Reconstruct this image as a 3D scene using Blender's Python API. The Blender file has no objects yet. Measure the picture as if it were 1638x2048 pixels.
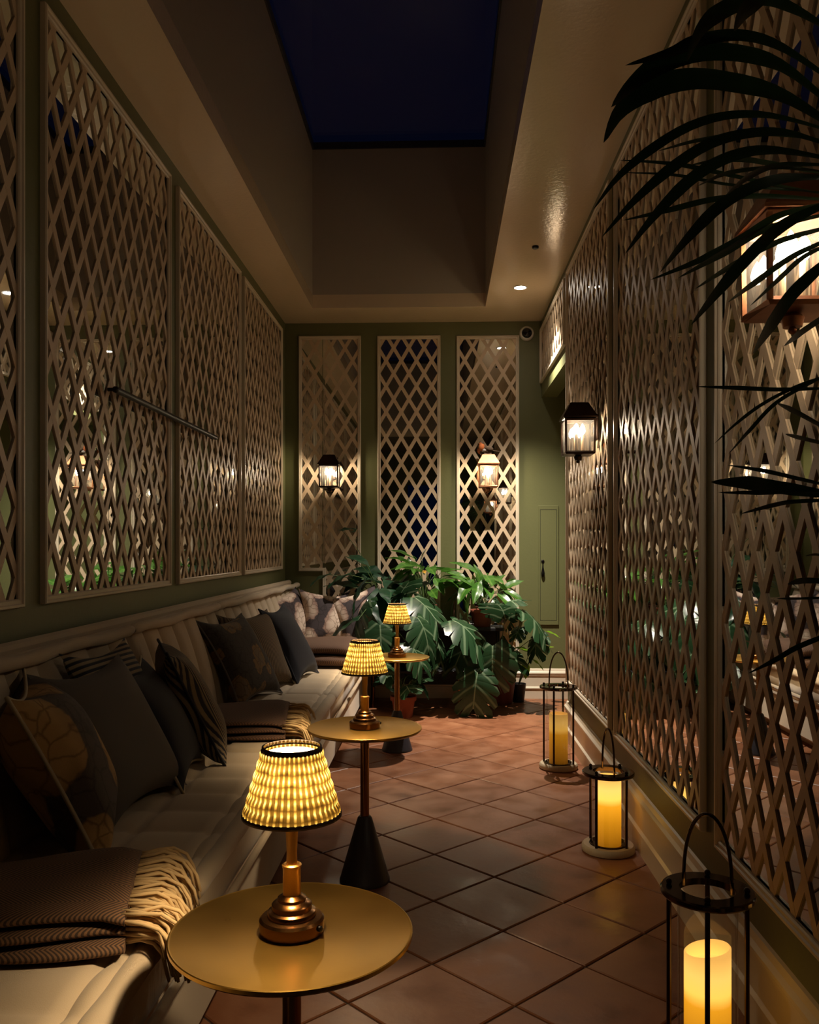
import bpy, math, random
from mathutils import Vector, Matrix, Euler
random.seed(7)
R = math.radians
SC = bpy.context.scene
COL = SC.collection

# ------------------------------------------------------------------ camera
FPX, HY, EYE = 1719.0, 1092.0, 1.2          # focal length (px), horizon row, eye height
TH = math.atan(62 / 1719)
cd = bpy.data.cameras.new('camera'); cam = bpy.data.objects.new('camera', cd); COL.objects.link(cam)
cam.location = (0, 0, EYE); cam.rotation_euler = (R(90), 0, TH)
cd.sensor_width = 36; cd.sensor_fit = 'AUTO'; cd.lens = 36 * FPX / 2048
cd.shift_y = 68 / 2048; cd.clip_start = 0.05
SC.camera = cam

# ------------------------------------------------------------------ world, exposure
w = bpy.data.worlds.new('night'); SC.world = w; w.use_nodes = True
w.node_tree.nodes['Background'].inputs[0].default_value = (0.0011, 0.0020, 0.0068, 1)
w.node_tree.nodes['Background'].inputs[1].default_value = 1.0
SC.view_settings.view_transform = 'Standard'; SC.view_settings.look = 'None'
SC.view_settings.gamma = 1; SC.view_settings.use_curve_mapping = False
SC.view_settings.exposure = 0.0
try:
    SC.cycles.use_denoising = True
    SC.cycles.caustics_reflective = False; SC.cycles.caustics_refractive = False
    SC.cycles.max_bounces = 10; SC.cycles.diffuse_bounces = 4; SC.cycles.glossy_bounces = 6
    SC.cycles.transparent_max_bounces = 16; SC.cycles.sample_clamp_indirect = 6
    SC.cycles.use_adaptive_sampling = True; SC.cycles.adaptive_threshold = .025
except Exception: pass

DOWN_W = 74; BULB_E = 190; SHADE_BULB_E = 640; CANDLE_E = 1.0; FILL_W = 7

# ------------------------------------------------------------------ materials
def lin(c):
    return tuple(((v / 255) / 12.92 if v / 255 <= 0.04045 else ((v / 255 + 0.055) / 1.055) ** 2.4) for v in c) + (1,)
def mat(name, col, rough=0.6, metal=0.0, spec=0.5, bump=0, bscale=40, var=0, vscale=6, coat=0, emit=None, es=0, trans=0, sheen=0, rvar=0):
    m = bpy.data.materials.new(name); m.use_nodes = True
    nt = m.node_tree; n = nt.nodes; b = n['Principled BSDF']
    if len(col) == 3: col = lin(col)
    b.inputs['Base Color'].default_value = col; b.inputs['Roughness'].default_value = rough
    b.inputs['Metallic'].default_value = metal; b.inputs['Specular IOR Level'].default_value = spec
    if coat: b.inputs['Coat Weight'].default_value = coat; b.inputs['Coat Roughness'].default_value = 0.15
    if sheen: b.inputs['Sheen Weight'].default_value = sheen
    if emit: b.inputs['Emission Color'].default_value = emit; b.inputs['Emission Strength'].default_value = es
    tc = n.new('ShaderNodeTexCoord')
    if var:
        nz = n.new('ShaderNodeTexNoise'); nz.inputs['Scale'].default_value = vscale; nz.inputs['Detail'].default_value = 5
        nt.links.new(tc.outputs['Object'], nz.inputs['Vector'])
        mr = n.new('ShaderNodeMapRange'); mr.inputs['From Min'].default_value = .15; mr.inputs['From Max'].default_value = .85
        mr.inputs['To Min'].default_value = 1 - var; mr.inputs['To Max'].default_value = 1 + var
        nt.links.new(nz.outputs['Fac'], mr.inputs['Value'])
        mx = n.new('ShaderNodeVectorMath'); mx.operation = 'SCALE'; mx.inputs[0].default_value = col[:3]
        nt.links.new(mr.outputs[0], mx.inputs['Scale']); nt.links.new(mx.outputs[0], b.inputs['Base Color'])
        if rvar:
            m2 = n.new('ShaderNodeMapRange'); m2.inputs['From Min'].default_value = .15; m2.inputs['From Max'].default_value = .85
            m2.inputs['To Min'].default_value = max(rough - rvar, .02); m2.inputs['To Max'].default_value = rough + rvar
            nt.links.new(nz.outputs['Fac'], m2.inputs['Value']); nt.links.new(m2.outputs[0], b.inputs['Roughness'])
    if bump:
        nb = n.new('ShaderNodeTexNoise'); nb.inputs['Scale'].default_value = bscale; nb.inputs['Detail'].default_value = 4
        nt.links.new(tc.outputs['Object'], nb.inputs['Vector'])
        bp = n.new('ShaderNodeBump'); bp.inputs['Strength'].default_value = bump; bp.inputs['Distance'].default_value = .01
        nt.links.new(nb.outputs['Fac'], bp.inputs['Height']); nt.links.new(bp.outputs[0], b.inputs['Normal'])
    return m
def N(m, t, **kw):
    nd = m.node_tree.nodes.new(t)
    for k, v in kw.items():
        if k == 'op': nd.operation = v
        elif isinstance(k, str) and k.startswith('i_'): nd.inputs[int(k[2:])].default_value = v
        else: setattr(nd, k, v)
    return nd
def L(m, a, b): m.node_tree.links.new(a, b)
def ramp(m, fac, stops):
    r = N(m, 'ShaderNodeValToRGB'); e = r.color_ramp.elements
    e[0].position, e[0].color = stops[0]; e[1].position, e[1].color = stops[-1]
    for p, c in stops[1:-1]:
        x = e.new(p); x.color = c
    L(m, fac, r.inputs[0]); return r

M = {}
M['green'] = mat('green_paint', (100, 102, 64), .5, bump=.06, bscale=60, var=.05, vscale=3)
M['plaster'] = mat('ceiling_paint', (226, 206, 176), .15, spec=.65, bump=.10, bscale=55, var=.04, vscale=2, rvar=.03)
M['well'] = mat('well_paint', (176, 165, 150), .55, bump=.05, bscale=30)
M['white'] = mat('cream_gloss_paint', (212, 198, 176), .32, bump=.03, bscale=90)
M['slat'] = mat('cream_slat_paint', (206, 182, 152), .42, bump=.05, bscale=120, var=.05, vscale=9)
M['black'] = mat('black_metal', (22, 20, 20), .38, metal=.6)
M['stand'] = mat('black_stand_metal', (14, 14, 16), .5)
M['copper'] = mat('aged_copper', (150, 104, 74), .5, metal=1, var=.2, vscale=30)
M['bronze'] = mat('dark_bronze', (62, 48, 40), .3, metal=1, var=.15, vscale=40)
M['nickel'] = mat('dark_polished_metal', (96, 82, 70), .14, metal=1)
M['brass'] = mat('brushed_brass', (206, 156, 84), .36, metal=1, var=.1, vscale=12, rvar=.06)
M['brasstop'] = mat('brass_table_top', (204, 162, 80), .30, metal=1, var=.08, vscale=7, rvar=.05, bump=.01, bscale=200)
M['brasspole'] = mat('antique_brass', (142, 100, 58), .22, metal=1)
M['cone'] = mat('charcoal_cone', (38, 36, 44), .45, bump=.03)
M['fabric'] = mat('cream_upholstery', (190, 172, 146), .85, bump=.12, bscale=500, sheen=.2, var=.04, vscale=5)
M['grout'] = mat('grey_grout', (84, 76, 70), .9, bump=.2, bscale=150)
M['taupe'] = mat('taupe_linen', (96, 90, 84), .9, bump=.2, bscale=420)
M['navy'] = mat('navy_velvet', (15, 18, 32), .85, sheen=.05, bump=.1, bscale=300)
M['piping'] = mat('cream_piping', (176, 160, 130), .8)
M['terracotta'] = mat('terracotta_pot', (140, 72, 50), .75, bump=.1, bscale=80, var=.12, vscale=10)
M['darkpot'] = mat('oxblood_pot', (92, 40, 34), .55, bump=.05, var=.1)
M['soil'] = mat('soil', (34, 24, 18), .95, bump=.8, bscale=90)
M['wood'] = mat('limed_wood', (176, 160, 132), .6, bump=.1, bscale=60, var=.15, vscale=14)
M['stem'] = mat('green_stem', (70, 92, 44), .5)
M['brownstem'] = mat('brown_stem', (84, 58, 40), .7)
M['camwhite'] = mat('white_plastic', (200, 196, 188), .4)
M['dome'] = mat('black_dome', (8, 9, 12), .06)
M['dark'] = mat('dark_room', (52, 46, 50), .9)
M['skyframe'] = mat('grey_frame', (40, 40, 46), .5)
M['fringe'] = mat('wool_fringe', (206, 176, 128), .95, var=.08, vscale=30)
M['herobin'] = mat('robin_brown', (84, 66, 48), .8, bump=.3, bscale=200)
M['robinred'] = mat('robin_orange', (176, 96, 44), .8, bump=.3, bscale=200)
M['robinwhite'] = mat('robin_white', (180, 170, 160), .8)

def leafmat(name, c1, c2, rough=.32, tr=.25):
    m = bpy.data.materials.new(name); m.use_nodes = True
    b = m.node_tree.nodes['Principled BSDF']; b.inputs['Roughness'].default_value = rough
    tc = N(m, 'ShaderNodeTexCoord'); sp = N(m, 'ShaderNodeSeparateXYZ'); L(m, tc.outputs['Object'], sp.inputs[0])
    ab = N(m, 'ShaderNodeMath', op='ABSOLUTE'); L(m, sp.outputs['X'], ab.inputs[0])
    # side veins follow |x| - y in stripes, the midrib is a thin pale line
    ad = N(m, 'ShaderNodeMath', op='MULTIPLY_ADD'); ad.inputs[1].default_value = .7; L(m, ab.outputs[0], ad.inputs[0])
    ng = N(m, 'ShaderNodeMath', op='MULTIPLY'); ng.inputs[1].default_value = -1; L(m, sp.outputs['Y'], ng.inputs[0]); L(m, ng.outputs[0], ad.inputs[2])
    sc = N(m, 'ShaderNodeMath', op='MULTIPLY'); sc.inputs[1].default_value = 52; L(m, ad.outputs[0], sc.inputs[0])
    sn = N(m, 'ShaderNodeMath', op='SINE'); L(m, sc.outputs[0], sn.inputs[0])
    mr = N(m, 'ShaderNodeMapRange'); L(m, sn.outputs[0], mr.inputs[0]); mr.inputs[1].default_value = .75; mr.inputs[2].default_value = 1
    mr.inputs[3].default_value = 0; mr.inputs[4].default_value = .6
    mid = N(m, 'ShaderNodeMapRange'); L(m, ab.outputs[0], mid.inputs[0]); mid.inputs[1].default_value = .002; mid.inputs[2].default_value = .007
    mid.inputs[3].default_value = .9; mid.inputs[4].default_value = 0
    mxx = N(m, 'ShaderNodeMath', op='MAXIMUM'); L(m, mr.outputs[0], mxx.inputs[0]); L(m, mid.outputs[0], mxx.inputs[1])
    mix = N(m, 'ShaderNodeMix', data_type='RGBA'); L(m, mxx.outputs[0], mix.inputs[0])
    mix.inputs[6].default_value = lin(c1); mix.inputs[7].default_value = lin(c2)
    L(m, mix.outputs[2], b.inputs['Base Color'])
    t = N(m, 'ShaderNodeBsdfTranslucent'); L(m, mix.outputs[2], t.inputs[0])
    ms = N(m, 'ShaderNodeMixShader'); ms.inputs[0].default_value = tr
    L(m, b.outputs[0], ms.inputs[1]); L(m, t.outputs[0], ms.inputs[2])
    L(m, ms.outputs[0], m.node_tree.nodes['Material Output'].inputs[0])
    return m
M['monstera'] = leafmat('monstera_leaf', (36, 64, 38), (122, 144, 112), .30)
M['lily'] = leafmat('lily_leaf', (56, 98, 32), (84, 124, 46), .3, .35)
M['philo'] = leafmat('dark_heart_leaf', (24, 56, 36), (52, 84, 56), .3)
M['lime'] = leafmat('lime_leaf', (116, 164, 36), (150, 186, 60), .35, .5)
M['palm'] = leafmat('palm_leaflet', (24, 44, 22), (30, 52, 26), .3, .2)

def mirror():
    m = bpy.data.materials.new('antique_mirror'); m.use_nodes = True
    b = m.node_tree.nodes['Principled BSDF']; b.inputs['Metallic'].default_value = 1
    b.inputs['Base Color'].default_value = (.74, .76, .74, 1); b.inputs['Roughness'].default_value = 0.012
    return m
M['mirror'] = mirror()
def glass(name, tint=(1, 1, 1, 1), refl=.08, rough=.02):
    m = bpy.data.materials.new(name); m.use_nodes = True; n = m.node_tree.nodes
    n.remove(n['Principled BSDF'])
    t = N(m, 'ShaderNodeBsdfTransparent'); t.inputs[0].default_value = tint
    g = N(m, 'ShaderNodeBsdfGlossy'); g.inputs['Roughness'].default_value = rough
    lw = N(m, 'ShaderNodeLayerWeight'); lw.inputs[0].default_value = .5
    pw = N(m, 'ShaderNodeMath', op='POWER'); pw.inputs[1].default_value = 4; L(m, lw.outputs['Facing'], pw.inputs[0])
    f = N(m, 'ShaderNodeMath', op='MULTIPLY_ADD'); f.inputs[1].default_value = .8; f.inputs[2].default_value = .045; L(m, pw.outputs[0], f.inputs[0])
    s = N(m, 'ShaderNodeMixShader'); L(m, f.outputs[0], s.inputs[0]); L(m, t.outputs[0], s.inputs[1]); L(m, g.outputs[0], s.inputs[2])
    L(m, s.outputs[0], n['Material Output'].inputs[0]); return m
M['glass'] = glass('clear_glass', (.97, .97, .96, 1))
m_ = glass('seeded_glass', (.90, .88, .84, 1)); n_ = m_.node_tree.nodes; dn = N(m_, 'ShaderNodeBsdfTranslucent'); dn.inputs[0].default_value = (.85, .8, .72, 1)
mx_ = N(m_, 'ShaderNodeMixShader'); mx_.inputs[0].default_value = .04
L(m_, n_['Material Output'].inputs[0].links[0].from_socket, mx_.inputs[1]); L(m_, dn.outputs[0], mx_.inputs[2]); L(m_, mx_.outputs[0], n_['Material Output'].inputs[0])
M['seeded'] = m_
M['skyglass'] = glass('skylight_glass', (.85, .88, 1, 1))
def emis(name, col, st):
    m = bpy.data.materials.new(name); m.use_nodes = True; n = m.node_tree.nodes; n.remove(n['Principled BSDF'])
    e = N(m, 'ShaderNodeEmission'); e.inputs[0].default_value = col; e.inputs[1].default_value = st
    L(m, e.outputs[0], n['Material Output'].inputs[0]); return m
M['bulb'] = emis('warm_bulb', (1, .82, .60, 1), BULB_E)
M['tablebulb'] = emis('table_lamp_bulb', (1, .73, .42, 1), SHADE_BULB_E)
M['downlens'] = emis('downlight_lens', (1, .88, .72, 1), 150)
M['candletube'] = mat('candle_tube', (222, 190, 150), .5)
def candle(k, h):
    m = bpy.data.materials.new('lit_wax'); m.use_nodes = True
    b = m.node_tree.nodes['Principled BSDF']; b.inputs['Base Color'].default_value = lin((222, 170, 80)); b.inputs['Roughness'].default_value = .5
    tc = N(m, 'ShaderNodeTexCoord'); sp = N(m, 'ShaderNodeSeparateXYZ'); L(m, tc.outputs['Object'], sp.inputs[0])
    dv = N(m, 'ShaderNodeMath', op='DIVIDE'); dv.inputs[1].default_value = h; L(m, sp.outputs['Z'], dv.inputs[0])
    r = ramp(m, dv.outputs[0], [(0, (.16, .055, .001, 1)), (.35, (.42, .16, .004, 1)), (.60, (.70, .28, .01, 1)), (.70, (1.1, .58, .09, 1)), (.84, (1.0, .56, .12, 1)), (1, (.75, .38, .08, 1))])
    L(m, r.outputs[0], b.inputs['Emission Color']); b.inputs['Emission Strength'].default_value = k * CANDLE_E
    return m
def shade_mat():
    m = bpy.data.materials.new('woven_rush_shade'); m.use_nodes = True; n = m.node_tree.nodes; n.remove(n['Principled BSDF'])
    tc = N(m, 'ShaderNodeTexCoord'); sp = N(m, 'ShaderNodeSeparateXYZ'); L(m, tc.outputs['Object'], sp.inputs[0])
    nz = N(m, 'ShaderNodeTexNoise'); nz.inputs['Scale'].default_value = 55; nz.inputs['Detail'].default_value = 3; L(m, tc.outputs['Object'], nz.inputs[0])
    a = N(m, 'ShaderNodeMath', op='ARCTAN2'); L(m, sp.outputs['Y'], a.inputs[0]); L(m, sp.outputs['X'], a.inputs[1])
    # row phase: six rows over .112 m
    zz = N(m, 'ShaderNodeMath', op='MULTIPLY_ADD'); zz.inputs[1].default_value = 1 / .0175; L(m, sp.outputs['Z'], zz.inputs[0])
    wob = N(m, 'ShaderNodeMath', op='MULTIPLY'); wob.inputs[1].default_value = .5; L(m, nz.outputs['Fac'], wob.inputs[0]); L(m, wob.outputs[0], zz.inputs[2])
    fr = N(m, 'ShaderNodeMath', op='FRACT'); L(m, zz.outputs[0], fr.inputs[0])
    r1 = ramp(m, fr.outputs[0], [(0, (.14, .14, .14, 1)), (.14, (.45, .45, .45, 1)), (.5, (1, 1, 1, 1)), (.86, (.5, .5, .5, 1)), (1, (.18, .18, .18, 1))])
    st = N(m, 'ShaderNodeMath', op='MULTIPLY'); st.inputs[1].default_value = 44; L(m, a.outputs[0], st.inputs[0])
    sn = N(m, 'ShaderNodeMath', op='SINE'); L(m, st.outputs[0], sn.inputs[0])
    r2 = ramp(m, sn.outputs[0], [(0, (.25, .25, .25, 1)), (.35, (.75, .75, .75, 1)), (1, (1, 1, 1, 1))])
    ml = N(m, 'ShaderNodeMix', data_type='RGBA', blend_type='MULTIPLY'); ml.inputs[0].default_value = 1
    L(m, r1.outputs[0], ml.inputs[6]); L(m, r2.outputs[0], ml.inputs[7])
    bw = N(m, 'ShaderNodeRGBToBW'); L(m, ml.outputs[2], bw.inputs[0])
    nm = N(m, 'ShaderNodeMath', op='MULTIPLY_ADD'); nm.inputs[1].default_value = .5; L(m, nz.outputs['Fac'], nm.inputs[0]); nm.inputs[2].default_value = -.25
    sm = N(m, 'ShaderNodeMath', op='ADD'); L(m, bw.outputs[0], sm.inputs[0]); L(m, nm.outputs[0], sm.inputs[1])
    cr = ramp(m, sm.outputs[0], [(0, (.008, .004, .0008, 1)), (.3, (.035, .021, .0035, 1)), (.65, (.10, .068, .017, 1)), (1, (.22, .175, .075, 1))])
    d = N(m, 'ShaderNodeBsdfDiffuse'); t = N(m, 'ShaderNodeBsdfTranslucent'); L(m, cr.outputs[0], d.inputs[0]); L(m, cr.outputs[0], t.inputs[0])
    s = N(m, 'ShaderNodeMixShader'); s.inputs[0].default_value = .5; L(m, d.outputs[0], s.inputs[1]); L(m, t.outputs[0], s.inputs[2])
    L(m, s.outputs[0], n['Material Output'].inputs[0]); return m
M['shade'] = shade_mat()
M['trim'] = mat('dark_brown_trim', (58, 40, 22), .8)
def tile_mat():
    m = mat('terracotta_tile', (176, 104, 66), .42, spec=.35, bump=.12, bscale=25)
    b = m.node_tree.nodes['Principled BSDF']; oi = N(m, 'ShaderNodeObjectInfo'); tc = N(m, 'ShaderNodeTexCoord')
    nz = N(m, 'ShaderNodeTexNoise'); nz.inputs['Scale'].default_value = 7; nz.inputs['Detail'].default_value = 6
    ad = N(m, 'ShaderNodeVectorMath', op='ADD'); L(m, tc.outputs['Object'], ad.inputs[0]); L(m, oi.outputs['Random'], ad.inputs[1]); L(m, tc.outputs['Object'], ad.inputs[0])
    sc = N(m, 'ShaderNodeVectorMath', op='ADD'); cb = N(m, 'ShaderNodeCombineXYZ'); mu = N(m, 'ShaderNodeMath', op='MULTIPLY'); mu.inputs[1].default_value = 40
    L(m, oi.outputs['Random'], mu.inputs[0]); L(m, mu.outputs[0], cb.inputs[0]); L(m, tc.outputs['Object'], sc.inputs[0]); L(m, cb.outputs[0], sc.inputs[1]); L(m, sc.outputs[0], nz.inputs[0])
    ma = N(m, 'ShaderNodeMath', op='MULTIPLY_ADD'); ma.inputs[1].default_value = .18; L(m, oi.outputs['Random'], ma.inputs[0]); L(m, nz.outputs['Fac'], ma.inputs[2])
    r = ramp(m, ma.outputs[0], [(.3, lin((102, 63, 42))), (.55, lin((130, 83, 56))), (.9, lin((150, 103, 72)))])
    L(m, r.outputs[0], b.inputs['Base Color'])
    rr = N(m, 'ShaderNodeMapRange'); L(m, nz.outputs['Fac'], rr.inputs[0]); rr.inputs[1].default_value = .3; rr.inputs[2].default_value = .7; rr.inputs[3].default_value = .28; rr.inputs[4].default_value = .5
    L(m, rr.outputs[0], b.inputs['Roughness']); return m
M['tile'] = tile_mat()
def floral(name, dark, mid, pale, sc=9, th=.5):
    m = mat(name, dark, .85, bump=.15, bscale=350); b = m.node_tree.nodes['Principled BSDF']; tc = N(m, 'ShaderNodeTexCoord')
    v = N(m, 'ShaderNodeTexVoronoi'); v.inputs['Scale'].default_value = sc; nz = N(m, 'ShaderNodeTexNoise'); nz.inputs['Scale'].default_value = sc * 1.6; nz.inputs['Detail'].default_value = 4
    L(m, tc.outputs['Object'], nz.inputs[0]); ad = N(m, 'ShaderNodeVectorMath', op='MULTIPLY_ADD'); ad.inputs[1].default_value = (.09, .09, .09)
    L(m, nz.outputs['Color'], ad.inputs[0]); L(m, tc.outputs['Object'], ad.inputs[2]); L(m, ad.outputs[0], v.inputs['Vector'])
    v2 = N(m, 'ShaderNodeTexVoronoi', feature='DISTANCE_TO_EDGE'); v2.inputs['Scale'].default_value = sc * 3.2; L(m, ad.outputs[0], v2.inputs['Vector'])
    r = ramp(m, v.outputs['Distance'], [(th - .18, lin(pale)), (th - .03, lin(mid)), (th, lin(dark)), (1, lin(dark))])
    e = ramp(m, v2.outputs['Distance'], [(0, (.35, .3, .25, 1)), (.07, (1, 1, 1, 1))])
    ml = N(m, 'ShaderNodeMix', data_type='RGBA', blend_type='MULTIPLY'); ml.inputs[0].default_value = .8; L(m, r.outputs[0], ml.inputs[6]); L(m, e.outputs[0], ml.inputs[7])
    L(m, ml.outputs[2], b.inputs['Base Color']); return m
M['floral'] = floral('ochre_floral_linen', (62, 52, 44), (140, 108, 62), (170, 136, 84), 4.5, .55)
M['floral2'] = floral('dark_floral_linen', (56, 50, 44), (120, 92, 50), (104, 88, 66), 7, .4)
M['floral3'] = floral('pale_floral_cotton', (58, 48, 50), (150, 120, 106), (206, 186, 168), 5.5, .62)
def stripes(name, c1, c2, per, axis='X', duty=.5, zig=0):
    m = mat(name, c1, .9, bump=.15, bscale=400); b = m.node_tree.nodes['Principled BSDF']; tc = N(m, 'ShaderNodeTexCoord')
    sp = N(m, 'ShaderNodeSeparateXYZ'); L(m, tc.outputs['Object'], sp.inputs[0]); src = sp.outputs[axis]
    if zig:
        pp = N(m, 'ShaderNodeMath', op='PINGPONG'); pp.inputs[1].default_value = zig; L(m, sp.outputs['Y' if axis == 'X' else 'X'], pp.inputs[0])
        a2 = N(m, 'ShaderNodeMath', op='ADD'); L(m, src, a2.inputs[0]); L(m, pp.outputs[0], a2.inputs[1]); src = a2.outputs[0]
    d = N(m, 'ShaderNodeMath', op='DIVIDE'); d.inputs[1].default_value = per; L(m, src, d.inputs[0])
    f = N(m, 'ShaderNodeMath', op='FRACT'); L(m, d.outputs[0], f.inputs[0])
    r = ramp(m, f.outputs[0], [(duty - .08, lin(c1)), (duty + .08, lin(c2))]); L(m, r.outputs[0], b.inputs['Base Color']); return m
M['stripe'] = stripes('navy_cream_stripe', (30, 34, 46), (150, 134, 106), .019, 'X', .5)
M['stripe4'] = stripes('fine_navy_cream_stripe', (30, 34, 46), (140, 124, 98), .0095, 'X', .5)
M['stripe2'] = stripes('brown_cream_stripe', (70, 58, 46), (120, 102, 78), .013, 'X', .45)
M['throw'] = stripes('herringbone_wool', (60, 44, 34), (120, 88, 60), .0085, 'X', .5, zig=.06)
M['throw2'] = stripes('brown_herringbone_wool', (66, 46, 36), (104, 74, 52), .012, 'X', .5, zig=.05)

# ------------------------------------------------------------------ mesh building
class MB:
    def __init__(s): s.v = []; s.f = []
    def add(s, vs, fs):
        o = len(s.v); s.v += [tuple(p) for p in vs]; s.f += [tuple(i + o for i in f) for f in fs]; return s
    def box(s, x0, x1, y0, y1, z0, z1, bev=0):
        if x1 < x0: x0, x1 = x1, x0
        if y1 < y0: y0, y1 = y1, y0
        if bev and min(x1 - x0, y1 - y0, z1 - z0) > 2.2 * bev:
            lay = []
            for z, b in ((z0, bev), (z0 + bev, 0), (z1 - bev, 0), (z1, bev)):
                k = bev * .9
                ax0, ax1, ay0, ay1 = x0 + b, x1 - b, y0 + b, y1 - b
                lay.append([(ax0 + k, ay0, z), (ax1 - k, ay0, z), (ax1, ay0 + k, z), (ax1, ay1 - k, z), (ax1 - k, ay1, z), (ax0 + k, ay1, z), (ax0, ay1 - k, z), (ax0, ay0 + k, z)])
            vs = sum(lay, []); fs = [tuple(range(7, -1, -1)), tuple(range(24, 32))]
            for l in range(3):
                for i in range(8): j = (i + 1) % 8; fs.append((l * 8 + i, l * 8 + j, l * 8 + 8 + j, l * 8 + 8 + i))
            return s.add(vs, fs)
        return s.add([(x0, y0, z0), (x1, y0, z0), (x1, y1, z0), (x0, y1, z0), (x0, y0, z1), (x1, y0, z1), (x1, y1, z1), (x0, y1, z1)],
                     [(0, 3, 2, 1), (4, 5, 6, 7), (0, 1, 5, 4), (1, 2, 6, 5), (2, 3, 7, 6), (3, 0, 4, 7)])
    def prism(s, poly, f0, f1):
        n = len(poly); vs = [f0(p) for p in poly] + [f1(p) for p in poly]
        return s.add(vs, [tuple(range(n - 1, -1, -1)), tuple(range(n, 2 * n))] + [(i, (i + 1) % n, n + (i + 1) % n, n + i) for i in range(n)])
    def lathe(s, prof, n=32, c=(0, 0, 0), cap=True, a0=0):
        m = len(prof); vs = []; fs = []
        for r, z in prof:
            for i in range(n):
                a = 2 * math.pi * i / n + a0; vs.append((c[0] + r * math.cos(a), c[1] + r * math.sin(a), c[2] + z))
        for k in range(m - 1):
            for i in range(n):
                j = (i + 1) % n; fs.append((k * n + i, k * n + j, (k + 1) * n + j, (k + 1) * n + i))
        if cap: fs.append(tuple(range(n - 1, -1, -1))); fs.append(tuple(range((m - 1) * n, m * n)))
        return s.add(vs, fs)
    def tube(s, pts, r, n=8, closed=False):
        pts = [Vector(p) for p in pts]; m = len(pts); rr = r if isinstance(r, (list, tuple)) else [r] * m
        vs = []; fs = []; up = None
        for i, p in enumerate(pts):
            a = pts[(i - 1) % m] if (closed or i) else p; b = pts[(i + 1) % m] if (closed or i < m - 1) else p
            t = (b - a).normalized()
            if up is None: up = t.orthogonal().normalized()
            up = (up - t * up.dot(t)); up = up.normalized() if up.length > 1e-6 else t.orthogonal().normalized()
            q = t.cross(up)
            for k in range(n):
                an = 2 * math.pi * k / n; vs.append(p + (up * math.cos(an) + q * math.sin(an)) * rr[i])
        for i in range(m if closed else m - 1):
            for k in range(n):
                j = (k + 1) % n; i2 = (i + 1) % m; fs.append((i * n + k, i * n + j, i2 * n + j, i2 * n + k))
        if not closed: fs.append(tuple(range(n - 1, -1, -1))); fs.append(tuple(range((m - 1) * n, m * n)))
        return s.add(vs, fs)
    def grid(s, nu, nv, fn, closed_u=False):
        vs = [fn(i / (nu - (0 if closed_u else 1)), j / (nv - 1)) for j in range(nv) for i in range(nu)]
        fs = []
        for j in range(nv - 1):
            for i in range(nu if closed_u else nu - 1):
                k = (i + 1) % nu; fs.append((j * nu + i, j * nu + k, (j + 1) * nu + k, (j + 1) * nu + i))
        return s.add(vs, fs)
    def ball(s, c, r, n=12, m=8, sq=(1, 1, 1)):
        return s.lathe([(max(r * math.sin(math.pi * k / m), 1e-4), -r * math.cos(math.pi * k / m)) for k in range(m + 1)], n, (0, 0, 0)).xf_last(n * (m + 1), c, sq)
    def xf_last(s, k, c, sq):
        for i in range(len(s.v) - k, len(s.v)):
            x, y, z = s.v[i]; s.v[i] = (x * sq[0] + c[0], y * sq[1] + c[1], z * sq[2] + c[2])
        return s
    def mesh(s, name, m=None, smooth=35):
        me = bpy.data.meshes.new(name); me.from_pydata(s.v, [], s.f); me.validate(); me.update()
        if smooth:
            me.polygons.foreach_set('use_smooth', [True] * len(me.polygons))
            if smooth < 180: me.set_sharp_from_angle(angle=R(smooth))
        if m: me.materials.append(m)
        return me
def link(name, me, parent=None, loc=(0, 0, 0), rot=(0, 0, 0), scale=None):
    o = bpy.data.objects.new(name, me); COL.objects.link(o); o.location = loc; o.rotation_euler = rot
    if scale is not None: o.scale = scale if isinstance(scale, (tuple, list)) else (scale,) * 3
    if parent: o.parent = parent
    return o
def obj(name, mb, m, parent=None, loc=(0, 0, 0), rot=(0, 0, 0), smooth=35, kind=None, label=None):
    o = link(name, mb.mesh(name, m, smooth), parent, loc, rot)
    if kind: o['kind'] = kind
    if label: o['label'] = label
    return o
def thing(name, label, cat, loc=(0, 0, 0), rot=(0, 0, 0), group=None):
    o = link(name, None, None, loc, rot); o['label'] = label; o['category'] = cat
    if group: o['group'] = group
    return o
def tag(o, label, cat, group=None):
    o['label'] = label; o['category'] = cat
    if group: o['group'] = group
    return o
def struct(name, mb, m, smooth=35, loc=(0, 0, 0)):
    o = obj(name, mb, m, smooth=smooth, loc=loc); o['kind'] = 'structure'; return o
def copy_tree(o, parent=None):
    c = o.copy(); COL.objects.link(c); c.parent = parent
    for ch in list(o.children): copy_tree(ch, c)
    return c
def spline(pts, n):
    pts = [Vector(p) for p in pts]; out = []; m = len(pts) - 1
    for i in range(n + 1):
        t = i / n * m; k = min(int(t), m - 1); f = t - k
        p0 = pts[max(k - 1, 0)]; p1 = pts[k]; p2 = pts[k + 1]; p3 = pts[min(k + 2, m)]
        out.append(.5 * ((2 * p1) + (p2 - p0) * f + (2 * p0 - 5 * p1 + 4 * p2 - p3) * f * f + (3 * p1 - p0 - 3 * p2 + p3) * f ** 3))
    return out
def world_at(px, py, t):
    c, s = math.cos(TH), math.sin(TH); u = (px - 819) / FPX; v = (HY - py) / FPX
    return Vector(((u * c - s) * t, (u * s + c) * t, EYE + v * t))
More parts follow.
